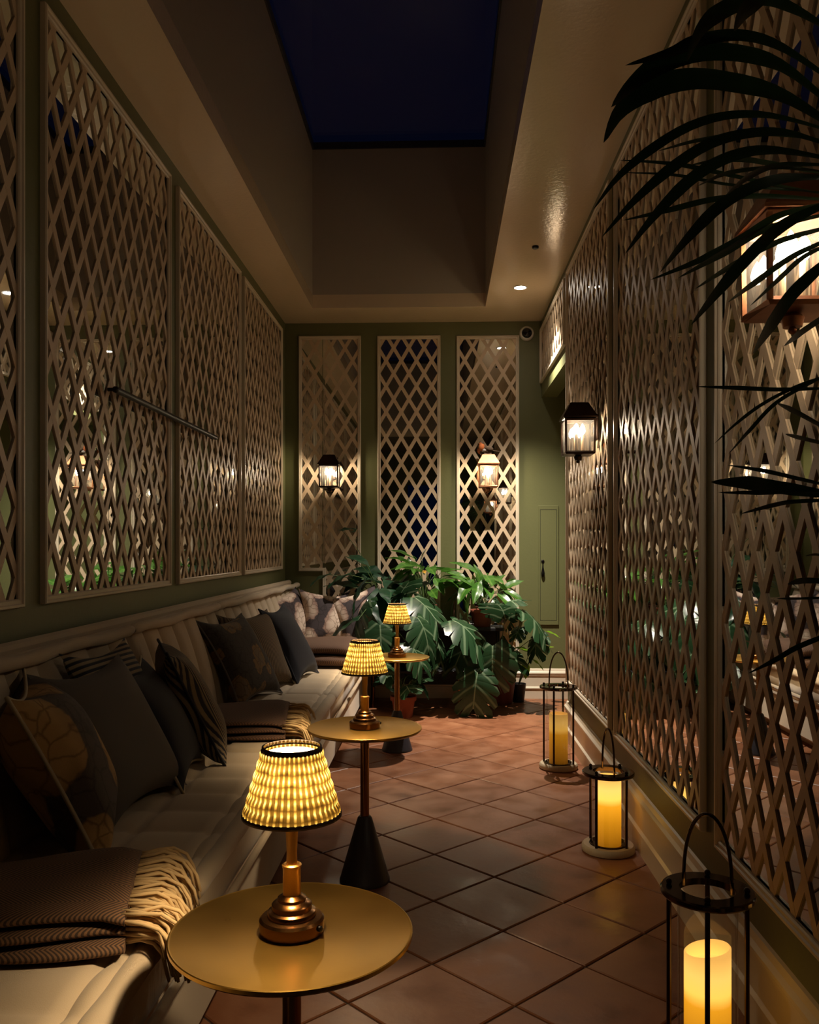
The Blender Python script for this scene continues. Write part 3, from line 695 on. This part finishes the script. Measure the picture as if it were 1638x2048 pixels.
# ------------------------------------------------------------------ tables and table lamps
TZ = .55
def side_table(label, x, y, tr=.205):
    t = thing('side_table', label, 'side table', (x, y, 0), group='round brass side tables')
    obj('tabletop', MB().lathe([(.001, TZ - .012), (tr - .006, TZ - .012), (tr, TZ - .007), (tr, TZ - .001), (tr - .002, TZ), (tr - .005, TZ - .0015), (.001, TZ - .002)], 72, cap=False), M['brasstop'], t)
    obj('pole', MB().lathe([(.016, .19), (.016, TZ - .013)], 24).lathe([(.05, TZ - .018), (.05, TZ - .012)], 24), M['brasspole'], t)
    obj('foot', MB().lathe([(.090, 0), (.090, .008), (.088, .012), (.026, .225), (.020, .232), (.001, .232)], 40), M['cone'], t)
    return t
def table_lamp(label, x, y, rz=0):
    t = thing('table_lamp', label, 'table lamp', (x, y, TZ), (0, 0, rz), 'woven shade table lamps')
    p = [(.054, 0), (.055, .006), (.055, .019), (.051, .023), (.0415, .025), (.0415, .030), (.040, .033), (.034, .036), (.034, .044), (.031, .047), (.024, .050), (.024, .055), (.0165, .060)]
    obj('base', MB().lathe(p, 48), M['brasspole'], t, smooth=28)
    obj('collar', MB().lathe([(.0150, .058), (.0150, .104), (.0165, .107), (.0165, .110), (.0130, .112), (.0095, .111)], 32), M['brass'], t)
    obj('stem', MB().lathe([(.0095, .108), (.0085, .130), (.0105, .165), (.012, .195), (.012, .205)], 28), M['brass'], t)
    obj('switch', MB().lathe([(.005, 0), (.005, .005), (.003, .007)], 12), M['black'], t, (.054 * .7, -.054 * .7, .012), (R(90), 0, R(45)))
    def sh(u, v):
        a = 2 * math.pi * u; z = .196 + v * .112; r = .0815 + (.0485 - .0815) * v
        r += .0022 * abs(math.sin(6 * math.pi * v * .97 + .1)) + .0011 * math.sin(44 * a)
        z += .0 ; return (r * math.cos(a), r * math.sin(a), z)
    obj('lamp_shade', MB().grid(264, 38, sh, True), M['shade'], t, smooth=180)
    obj('shade_trim', MB().lathe([(.0815, .196), (.0845, .193), (.0845, .198), (.0820, .200)], 64, cap=False), M['trim'], t, smooth=180)
    obj('shade_trim', MB().lathe([(.0475, .303), (.0512, .302), (.0505, .311), (.0475, .311)], 64, cap=False), M['trim'], t, smooth=180)
    obj('bulb', MB().ball((0, 0, .250), .021, 16, 10), M['tablebulb'], t, smooth=180)
    obj('glow_disc', MB().lathe([(.001, .301), (.044, .2995), (.046, .297)], 32, cap=False), M['glow_disc'], t, smooth=180)  # translucent disc added so the shade's top opening glows solid white
    return t
def glow_disc():
    m = bpy.data.materials.new('added_glow_disc'); m.use_nodes = True; n = m.node_tree.nodes; n.remove(n['Principled BSDF'])
    t = N(m, 'ShaderNodeBsdfTranslucent'); t.inputs[0].default_value = (.95, .93, .88, 1)
    tp = N(m, 'ShaderNodeBsdfTransparent'); ms = N(m, 'ShaderNodeMixShader'); ms.inputs[0].default_value = .5
    L(m, tp.outputs[0], ms.inputs[1]); L(m, t.outputs[0], ms.inputs[2]); L(m, ms.outputs[0], n['Material Output'].inputs[0]); return m
M['glow_disc'] = glow_disc()
T = [(-.252, 1.45), (-.272, 3.08), (-.255, 5.05)]
side_table('nearest round brass side table beside the fringed throw', *T[0])
side_table('middle round brass side table with mottled top and black cone foot', *T[1])
side_table('farthest round brass side table in front of the plants', *T[2], tr=.19)
table_lamp('nearest lit table lamp with pleated straw shade and stepped brass base', *T[0], R(20))
table_lamp('lit straw shade table lamp on the middle side table', *T[1], R(60))
table_lamp('smallest looking lit straw shade table lamp on the farthest side table', *T[2], R(100))

# ------------------------------------------------------------------ floor lanterns
def floor_lantern(label, x, y, rz, ring_z, arch_z, cand_h, glow, tilt=0, hr=0):
    t = thing('floor_lantern', label, 'candle lantern', (x, y, 0), (0, 0, rz), 'candle lanterns along the right wall')
    obj('base', MB().lathe([(.095, 0), (.102, .005), (.104, .013), (.102, .024), (.096, .030), (.074, .030), (.072, .024), (.001, .024)], 56), M['wood'], t)
    obj('tray', MB().lathe([(.071, .025), (.071, .036), (.068, .036), (.067, .028), (.001, .028)], 48), M['nickel'], t)
    obj('top_ring', MB().lathe([(.060, ring_z), (.098, ring_z), (.101, ring_z + .004), (.101, ring_z + .012), (.098, ring_z + .015), (.060, ring_z + .015), (.060, ring_z)], 64, cap=False), M['nickel'], t)
    for k in range(4):
        a = k * math.pi / 2; px, py = .082 * math.cos(a), .082 * math.sin(a)
        mb = MB().lathe([(.0055, .026), (.0055, ring_z + .002)], 12, (px, py, 0)).ball((px, py, ring_z + .021), .007, 10, 8)
        obj('post', mb, M['bronze'], t)
    pts = [(.052 * math.cos(a_), 0, ring_z + .012 + (arch_z - ring_z - .012) * math.sin(a_) ** .8) for a_ in [math.pi * i / 24 for i in range(25)]]
    obj('handle', MB().tube(pts, .0042, 8), M['nickel'], t, rot=(0, 0, hr - rz), smooth=180)
    obj('glass_chimney', MB().lathe([(.064, .030), (.064, ring_z)], 40, cap=False), M['glass'], t, smooth=180)
    cr = .050
    def cz(a): return cand_h + tilt * math.cos(a)
    def cf(u, v):
        a = 2 * math.pi * u
        pr = [(cr, 0), (cr, .5), (cr, .9), (cr, 1), (cr - .003, 1.012), (cr - .006, 1.0), (cr - .009, .90), (.001, .885)]
        r, f = pr[min(round(v * 7), 7)]; return (r * math.cos(a), r * math.sin(a), f * cz(a))
    cn = obj('candle', MB().grid(40, 8, cf, True), candle(glow, cand_h), t, (0, 0, .029), smooth=50)
    return t
floor_lantern('nearest tall candle lantern with arched handle, cut off by the photo edge', .592, 1.93, R(-17), .425, .605, .275, 1.3, .010, R(-30))
floor_lantern('short lit candle lantern between the other two along the skirting', .660, 3.41, R(46), .300, .480, .262, 1.5, 0, R(-75))
floor_lantern('farthest candle lantern, tall frame and dim candle near the passage', .637, 4.67, R(65), .430, .625, .265, .5, 0, R(-25))

# ------------------------------------------------------------------ plants
def monstera_mesh(Ln, Wd, nl=6, droop=.25, fold=.12, seed=0, m=None):
    rnd = random.Random(seed); mb = MB(); V = []; F = []
    def bend(x, y):
        return (x, y - .06 * Ln * 0, -droop * (y / Ln) ** 2 * Ln - fold * abs(x) * .3 - .6 * x * x / Wd * .5 + .012 * math.sin(x * 60) * abs(x) / Wd)
    mid = [(0, Ln * (k / nl) ** 1.05) for k in range(nl + 1)]
    for sd in (-1, 1):
        ray = []
        for k in range(nl + 1):
            f = k / nl; ang = R(128 - 118 * f ** .85)              # direction from the midrib axis
            ln = Wd * .66 * (math.sin(math.pi * (.20 + .66 * (1 - f) ** .9)) ** .7) * (1 if k else .85)
            if k == nl: ln = .02
            ray.append((ang, ln))
        def pt(k, ang, r): mx, my = mid[k]; return (sd * r * math.sin(ang), my + r * math.cos(ang))
        for k in range(nl):
            a0, l0 = ray[k]; a1, l1 = ray[k + 1]; st = .50 + rnd.uniform(-.08, .12); 
            i0 = pt(k, a0, l0 * (rnd.uniform(.38, .6) if k else .98)); i1 = pt(k + 1, a1, l1 * (.6 if k < nl - 1 else .9))
            m0, m1 = mid[k], mid[k + 1]
            A = pt(k, a0 - R(2.5), l0 * .97); B = ((pt(k, a0, l0)[0] + pt(k + 1, a1, l1)[0]) / 2 * 1.12, (pt(k, a0, l0)[1] + pt(k + 1, a1, l1)[1]) / 2 * 1.0 + .02 * Ln); C = pt(k + 1, a1 + R(3), l1 * .98)
            if k == 0: A = i0
            if k == nl - 1: C = (0, Ln * 1.08)
            mi = ((i0[0] + i1[0]) / 2, (i0[1] + i1[1]) / 2); mm = ((m0[0] + m1[0]) / 2, (m0[1] + m1[1]) / 2)
            o = len(V); V += [bend(*p) for p in (m0, mm, m1, i1, mi, i0, A, B, C)]
            # ridge the lobes slightly
            x, y, z = V[o + 4]; V[o + 4] = (x, y, z + .007)
            f = [(0, 1, 4, 5), (1, 2, 3, 4), (5, 4, 7, 6), (4, 3, 8, 7)]
            F += [tuple(o + i for i in (q if sd > 0 else q[::-1])) for q in f]
    mb.add(V, F); return mb.mesh('leaf', m or M['monstera'], 180)
def blade_mesh(Ln, Wd, curve=.5, fold=.25, m=None, heart=False, name='leaf', n=12, twist=0, peak=.42):
    mb = MB()
    def f(u, v):
        s_ = u * 2 - 1
        if heart: wv = Wd / 2 * (math.sin(math.pi * min(max((v * .86 + .14), 0), 1)) ** .75) * (1.08 if v < .35 else 1.08 - .75 * (v - .35) ** 1.3)
        else: wv = Wd / 2 * max(math.sin(math.pi * v ** (math.log(.5) / math.log(peak))), 0) ** .85
        if v > .999: wv = .0005
        if v < .001 and not heart: wv = .001
        x = s_ * wv; y = Ln * v
        if heart and v < .25: y -= abs(s_) * Ln * .16 * (1 - v * 4)
        th = curve * v; z = -Ln * curve * .5 * v * v + fold * abs(x); y = y * (1 - curve * .12 * v)
        z += .03 * Wd * math.sin(v * 14 + s_ * 2)
        return (x * math.cos(twist * v), y, z + x * math.sin(twist * v))
    mb.grid(7, n, f); return mb.mesh(name, m or M['lily'], 180)
mon = [monstera_mesh(.20, .29, 6, .25, .2, 1), monstera_mesh(.23, .29, 7, .45, .3, 2), monstera_mesh(.17, .24, 5, .15, .25, 3)]
lil = [blade_mesh(.24, .085, .5, .3), blade_mesh(.27, .075, .9, .35, twist=.5), blade_mesh(.20, .08, .3, .25, twist=-.4)]
phi = [blade_mesh(.22, .17, .45, .2, M['philo'], True), blade_mesh(.26, .20, .7, .3, M['philo'], True)]
lim = [blade_mesh(.16, .085, .3, .2, M['lime'], peak=.38)]
spa = blade_mesh(.11, .045, .1, .6, M['robinwhite'], peak=.4)
def leaf_at(parent, me, base_w, tip_w, roll=0, sc=1, stem_from=None, stem_m=None, name='leaf', stem_r=.0032, bow=.05):
    """leaf with its base at base_w pointing to tip_w (parent local space)"""
    b = Vector(base_w); d = (Vector(tip_w) - b).normalized()
    q = d.to_track_quat('Y', 'Z') @ Euler((0, roll, 0)).to_quaternion()
    o = link(name, me, parent, b, scale=sc); o.rotation_mode = 'QUATERNION'; o.rotation_quaternion = q
    if stem_from is not None:
        s0 = Vector(stem_from); mid = (s0 * .5 + b * .5) + Vector((0, 0, bow)); pts = spline([s0, mid, b], 8)
        obj('stem', MB().tube(pts, [stem_r * (1.15 - .5 * i / 8) for i in range(9)], 6), stem_m or M['stem'], parent, smooth=180)
    return o
def pot(parent, r, h, m, rim=True, z=0):
    p = [(r * .72, z), (r * .74, z + .004), (r * .95, z + h * .80)] + ([(r * 1.06, z + h * .80), (r * 1.08, z + h * .83), (r * 1.08, z + h - .006), (r * 1.05, z + h)] if rim else [(r, z + h)]) + [(r * .92, z + h), (r * .90, z + h * .9)]
    obj('pot', MB().lathe(p, 40, cap=False).lathe([(.001, z), (r * .72, z)], 40, cap=False), m, parent)
    obj('soil', MB().lathe([(r * .91, z + h * .9), (.001, z + h * .92)], 24, cap=False), M['soil'], parent)
def fan_plant(label, loc, r, h, pm, meshes, n, spread, height, seed, cat='plant', name='potted_plant', rim=True, sc=(.8, 1.15), drop=.2, lo=.35, stem_r=.0032, bias=(0, 0)):
    t = thing(name, label, cat, loc, group=None); pot(t, r, h, pm, rim); rnd = random.Random(seed)
    for i in range(n):
        a = i * 2.399 + rnd.uniform(-.3, .3); f = lo + (1 - lo) * rnd.random(); hh = height * (1.15 - .7 * f) * rnd.uniform(.8, 1.1); rr = spread * f
        b = Vector((rr * math.cos(a) + bias[0] * f, rr * math.sin(a) * .75 + bias[1] * f, h + hh)); b.y = min(b.y, 6.70 - loc[1])
        out = Vector((math.cos(a), math.sin(a), 0)); tip = b + out * .2 + Vector((bias[0], bias[1], rnd.uniform(-drop, drop * .6))); tip.y = min(tip.y, b.y + max(6.72 - loc[1] - b.y, 0) * .55)
        leaf_at(t, rnd.choice(meshes), b, tip, rnd.uniform(-.4, .4), rnd.uniform(*sc), (rnd.uniform(-.02, .02), rnd.uniform(-.02, .02), h * .9), stem_r=stem_r)
    return t

# plant stand: black metal, two tiers, thin brass front legs
ps = thing('plant_stand', 'low black plant stand with thin brass legs at the back wall', 'plant stand', (-.02, 6.50, 0))
obj('top_tier', MB().box(-.52, .50, -.02, .24, .56, .585, .003), M['stand'], ps)
obj('lower_tier', MB().box(-.50, .30, -.14, .22, .25, .275, .003), M['stand'], ps)
obj('back_panel', MB().box(-.50, .46, .20, .215, .12, .56), M['stand'], ps)
for x, y, z in ((-.48, -.12, .25), (.155, -.12, .25), (-.50, .2, .56), (.46, .2, .56), (.46, 0, .56), (-.50, 0, .56)):
    obj('leg', MB().tube([(x, y, 0), (x, y, z)], .008, 8), M['brasspole'] if y < 0 else M['stand'], ps)
fan_plant('peace lily in a terracotta pot on the stand, tallest glossy leaves in the middle', (-.13, 6.60, .585), .095, .14, M['terracotta'], lil, 30, .22, .39, 11, name='peace_lily', drop=.16, stem_r=.0025, bias=(.03, -.03))
pl = bpy.data.objects['peace_lily']
leaf_at(pl, spa, (-.02, -.06, .50), (.02, -.07, .60), .3, 1.0, (0, 0, .13), name='flower')
fan_plant('leafy bright green plant in a terracotta pot right of the peace lily', (.32, 6.61, .585), .085, .13, M['terracotta'], lil, 24, .18, .31, 23, name='leafy_plant', drop=.2, stem_r=.0025, bias=(0, -.03))
fan_plant('dark heart leaved plant on the left end of the stand reaching over the floral cushions', (-.42, 6.58, .585), .09, .14, M['darkpot'], phi, 12, .30, .26, 31, name='heart_leaf_plant', drop=.25, bias=(-.06, -.10))
hp = bpy.data.objects['heart_leaf_plant']; hl = Vector(hp.location)
for px, py, t_, qx, qy, sc in ((700, 1115, 6.4, 745, 1125, .8), (685, 1062, 6.45, 712, 1052, .6), (700, 1150, 6.2, 640, 1170, .9), (730, 1165, 6.0, 680, 1245, 1.25), (716, 1240, 5.9, 640, 1275, 1.1), (660, 1150, 6.3, 610, 1165, .8)):
    b = world_at(px, py, t_) - hl; tp = world_at(qx, qy, t_ - .05) - hl
    leaf_at(hp, phi[0], b, tp, random.uniform(-.3, .3), sc, (0, 0, .13), bow=.08)
mo = thing('monstera', 'monstera with split leaves in an oxblood pot standing on the floor by the back wall', 'plant', (.46, 6.58, 0))
pot(mo, .118, .22, M['darkpot'], False); ml_ = Vector(mo.location)
mono = [(985, 1292, 6.1, 985, 1372, 0, 1.0, 0), (905, 1240, 6.15, 965, 1262, .2, 1.0, 1), (1050, 1222, 6.3, 1098, 1258, -.2, 1.05, 0), (1012, 1300, 6.2, 1045, 1345, .3, .9, 2), (955, 1345, 6.0, 945, 1400, -.2, .9, 1),
        (1005, 1205, 6.4, 1060, 1190, .2, .8, 2), (1010, 1235, 6.3, 1000, 1190, 0, .8, 1), (1075, 1270, 6.35, 1060, 1330, .4, .8, 2), (935, 1285, 6.25, 900, 1330, -.2, .9, 0), (1040, 1255, 6.4, 1020, 1290, 0, .5, 2)]
for px, py, t_, qx, qy, rl, sc, mi_ in mono:
    leaf_at(mo, mon[mi_], world_at(px, py, t_) - ml_, world_at(qx, qy, t_ - .10) - ml_, rl, sc, (random.uniform(-.04, .04), random.uniform(-.04, .04), .20), bow=.04)
mo2 = thing('monstera', 'second monstera with dark split leaves on the lower tier of the stand', 'plant', (-.18, 6.44, .275))
pot(mo2, .11, .17, M['terracotta']); ml_ = Vector(mo2.location)
for px, py, t_, qx, qy, rl, sc, mi_ in [(830, 1195, 6.2, 890, 1235, .2, 1.05, 0), (835, 1235, 6.0, 880, 1290, .1, .9, 1), (760, 1250, 6.1, 765, 1320, 0, .95, 2), (870, 1270, 6.2, 900, 1330, -.3, .9, 0), (800, 1190, 6.3, 820, 1150, .1, .8, 2),
                                        (815, 1285, 5.9, 862, 1320, .2, .7, 1), (735, 1200, 6.2, 690, 1240, .2, .9, 1), (770, 1330, 6.0, 800, 1370, 0, .7, 2)]:
    leaf_at(mo2, mon[mi_], world_at(px, py, t_) - ml_, world_at(qx, qy, t_ - .10) - ml_, rl, sc, (random.uniform(-.04, .04), random.uniform(-.04, .04), .15), bow=.03)
lm = thing('lime_leaf_plant', 'small plant with bright lime leaves right of the monstera pot', 'plant', (.60, 6.66, 0))
pot(lm, .06, .14, M['stand'], False); ml_ = Vector(lm.location)
for px, py, t_, qx, qy in ((1075, 1300, 6.4, 1104, 1290), (1090, 1262, 6.5, 1124, 1272), (1062, 1318, 6.4, 1080, 1330), (1050, 1325, 6.4, 1052, 1345), (1060, 1305, 6.5, 1030, 1290)):
    leaf_at(lm, lim[0], world_at(px, py, t_) - ml_, world_at(qx, qy, t_ - .03) - ml_, random.uniform(-.5, .5), .8, (0, 0, .12), bow=.02)
fan_plant('small dark leaved plant in a terracotta pot on the floor behind the farthest table', (-.26, 6.02, 0), .085, .15, M['terracotta'], [phi[0], mon[2]], 9, .16, .16, 41, name='potted_plant', sc=(.4, .7), drop=.15)
va = thing('glass_vase', 'small round clear glass vase holding a brown reed on the stand', 'vase', (.10, 6.50, .585))
obj('vessel', MB().lathe([(.018, 0), (.030, .012), (.034, .034), (.026, .056), (.012, .068), (.010, .090), (.013, .094)], 28, cap=False), M['glass'], va, smooth=180)
obj('reed', MB().tube([(0, 0, .01), (.003, 0, .10), (.004, 0, .20)], .005, 8), M['brownstem'], va)

# ------------------------------------------------------------------ palm at the right, near the camera
pm = thing('kentia_palm', 'large dark palm whose fronds arch in from the right edge of the photo', 'palm', (.605, 1.02, 0))
PO = Vector(pm.location); pot(pm, .135, .30, M['darkpot'])
def leaflet(pts_px, w_px, t0, t1, par, twist=.4):
    """pts from tip to base; t0 depth at the tip, t1 at the base"""
    n = len(pts_px); P = [world_at(x, y, t0 + (t1 - t0) * (i / (n - 1)) ** .8) - PO for i, (x, y) in enumerate(pts_px)]
    Q = spline(P, 22); mb = MB(); wm = w_px / FPX * (t0 + t1) / 2; view = Vector((-.3, 1, 0)).normalized()
    V = []; m_ = len(Q)
    for i, p in enumerate(Q):
        v = i / (m_ - 1); tan = (Q[min(i + 1, m_ - 1)] - Q[max(i - 1, 0)]).normalized(); side = tan.cross(view).normalized()
        nr = side.cross(tan).normalized(); side = (side * math.cos(twist * (v - .3)) + nr * math.sin(twist * (v - .3)))
        nr = side.cross(tan).normalized()
        wv = wm / 2 * min(1, (v / .32)) ** .8 * (1 - .6 * max(0, v - .75) / .25)
        for k, (s_, h) in enumerate(((-1, 0), (-.5, .1), (0, .16), (.5, .1), (1, 0))): V.append(p + side * wv * s_ + nr * wv * h)
    F = [(i * 5 + k, i * 5 + k + 1, i * 5 + 6 + k, i * 5 + 5 + k) for i in range(m_ - 1) for k in range(4)]
    obj('leaflet', MB().add(V, F), M['palm'], par, smooth=180)
def rachis(px, r0=.007):
    pts = [PO * 0 + Vector((0, 0, .27))] + [world_at(x, y, t) - PO for x, y, t in px]
    q = spline(pts, 40); return obj('frond', MB().tube(q, [r0 * (1.2 - .9 * i / 40) for i in range(41)], 8), M['palm'], pm, smooth=180)
f1 = rachis([(1830, 1500, 1.05), (1730, 900, 1.12), (1685, 560, 1.15), (1664, 355, 1.15), (1662, 200, 1.14), (1662, 60, 1.13), (1700, -60, 1.12)])
A = [([(1372, 125), (1402, 58), (1450, 18), (1520, -4), (1590, 18), (1670, 66)], 34), ([(1468, 62), (1490, 22), (1540, -20), (1600, -40), (1690, -40)], 34),
     ([(1250, 131), (1340, 105), (1400, 80), (1480, 70), (1560, 92), (1664, 160)], 26), ([(1222, 215), (1262, 170), (1320, 128), (1400, 104), (1490, 108), (1570, 135), (1664, 210)], 40),
     ([(1207, 286), (1240, 222), (1300, 178), (1375, 158), (1450, 162), (1560, 188), (1664, 250)], 46), ([(1186, 420), (1235, 355), (1300, 300), (1380, 252), (1460, 230), (1550, 232), (1664, 262)], 19),
     ([(1203, 475), (1265, 405), (1340, 338), (1420, 287), (1500, 266), (1580, 266), (1664, 292)], 22), ([(1250, 508), (1310, 430), (1390, 352), (1470, 310), (1550, 300), (1664, 318)], 24),
     ([(1320, 545), (1372, 480), (1440, 412), (1510, 372), (1580, 355), (1666, 355)], 24), ([(1382, 650), (1440, 578), (1510, 500), (1575, 445), (1670, 400)], 25),
     ([(1505, 708), (1545, 645), (1592, 580), (1680, 500)], 26), ([(1568, 692), (1612, 658), (1686, 610)], 12),
     ([(1450, 392), (1500, 352), (1560, 330), (1664, 330)], 12), ([(1395, 372), (1460, 345), (1560, 335), (1664, 345)], 9)]
for p, w_ in A: leaflet(p, w_, .98, 1.15, f1, random.uniform(.2, .7))
B_ = [([(1245, 441), (1330, 422), (1430, 398), (1530, 392), (1664, 400)], 12), ([(1300, 560), (1400, 520), (1480, 478), (1560, 430), (1672, 402)], 15), ([(1356, 556), (1450, 505), (1540, 455), (1672, 425)], 14),
      ([(1390, 578), (1470, 528), (1560, 482), (1674, 450)], 12), ([(1455, 605), (1510, 565), (1590, 510), (1680, 470)], 12), ([(1500, 612), (1560, 556), (1610, 512), (1676, 480)], 10),
      ([(1238, 320), (1350, 328), (1450, 348), (1560, 372), (1664, 390)], 10), ([(1245, 345), (1350, 350), (1450, 368), (1560, 378), (1664, 385)], 7), ([(1316, 302), (1400, 280), (1500, 268), (1664, 280)], 8), ([(1380, 330), (1470, 318), (1560, 330), (1664, 350)], 12)]
f1b = rachis([(1840, 1500, 1.25), (1760, 900, 1.32), (1700, 560, 1.34), (1676, 430, 1.34), (1668, 330, 1.34), (1680, 250, 1.34)], .005)
for p, w_ in B_: leaflet(p, w_, 1.22, 1.34, f1b, random.uniform(.3, 1.0))
f2 = rachis([(1850, 1600, 1.05), (1760, 1300, 1.12), (1700, 1100, 1.16), (1680, 980, 1.16), (1668, 860, 1.15), (1664, 740, 1.14)], .005)
C_ = [([(1393, 773), (1480, 776), (1560, 779), (1664, 776)], 9), ([(1428, 888), (1475, 845), (1530, 805), (1600, 770), (1664, 748)], 7), ([(1457, 908), (1500, 860), (1560, 800), (1664, 745)], 8), ([(1553, 806), (1600, 828), (1668, 866)], 12),
      ([(1455, 930), (1530, 942), (1600, 958), (1674, 975)], 9), ([(1422, 964), (1500, 966), (1560, 975), (1680, 992)], 28), ([(1436, 985), (1520, 985), (1600, 982), (1680, 984)], 10), ([(1480, 1028), (1540, 1012), (1590, 1003), (1682, 1000)], 9), ([(1570, 868), (1610, 878), (1670, 892)], 9)]
for p, w_ in C_: leaflet(p, w_, 1.02, 1.15, f2, random.uniform(.2, .8))
f3 = rachis([(1860, 1650, 1.05), (1760, 1400, 1.1), (1700, 1290, 1.12), (1680, 1170, 1.12)], .005)
for p, w_ in (([(1553, 1197), (1600, 1197), (1682, 1194)], 5), ([(1575, 1168), (1612, 1161), (1682, 1165)], 12), ([(1496, 1347), (1550, 1320), (1600, 1292), (1695, 1255)], 11), ([(1610, 1112), (1640, 1110), (1690, 1130)], 5)):
    leaflet(p, w_, 1.02, 1.12, f3, .5)
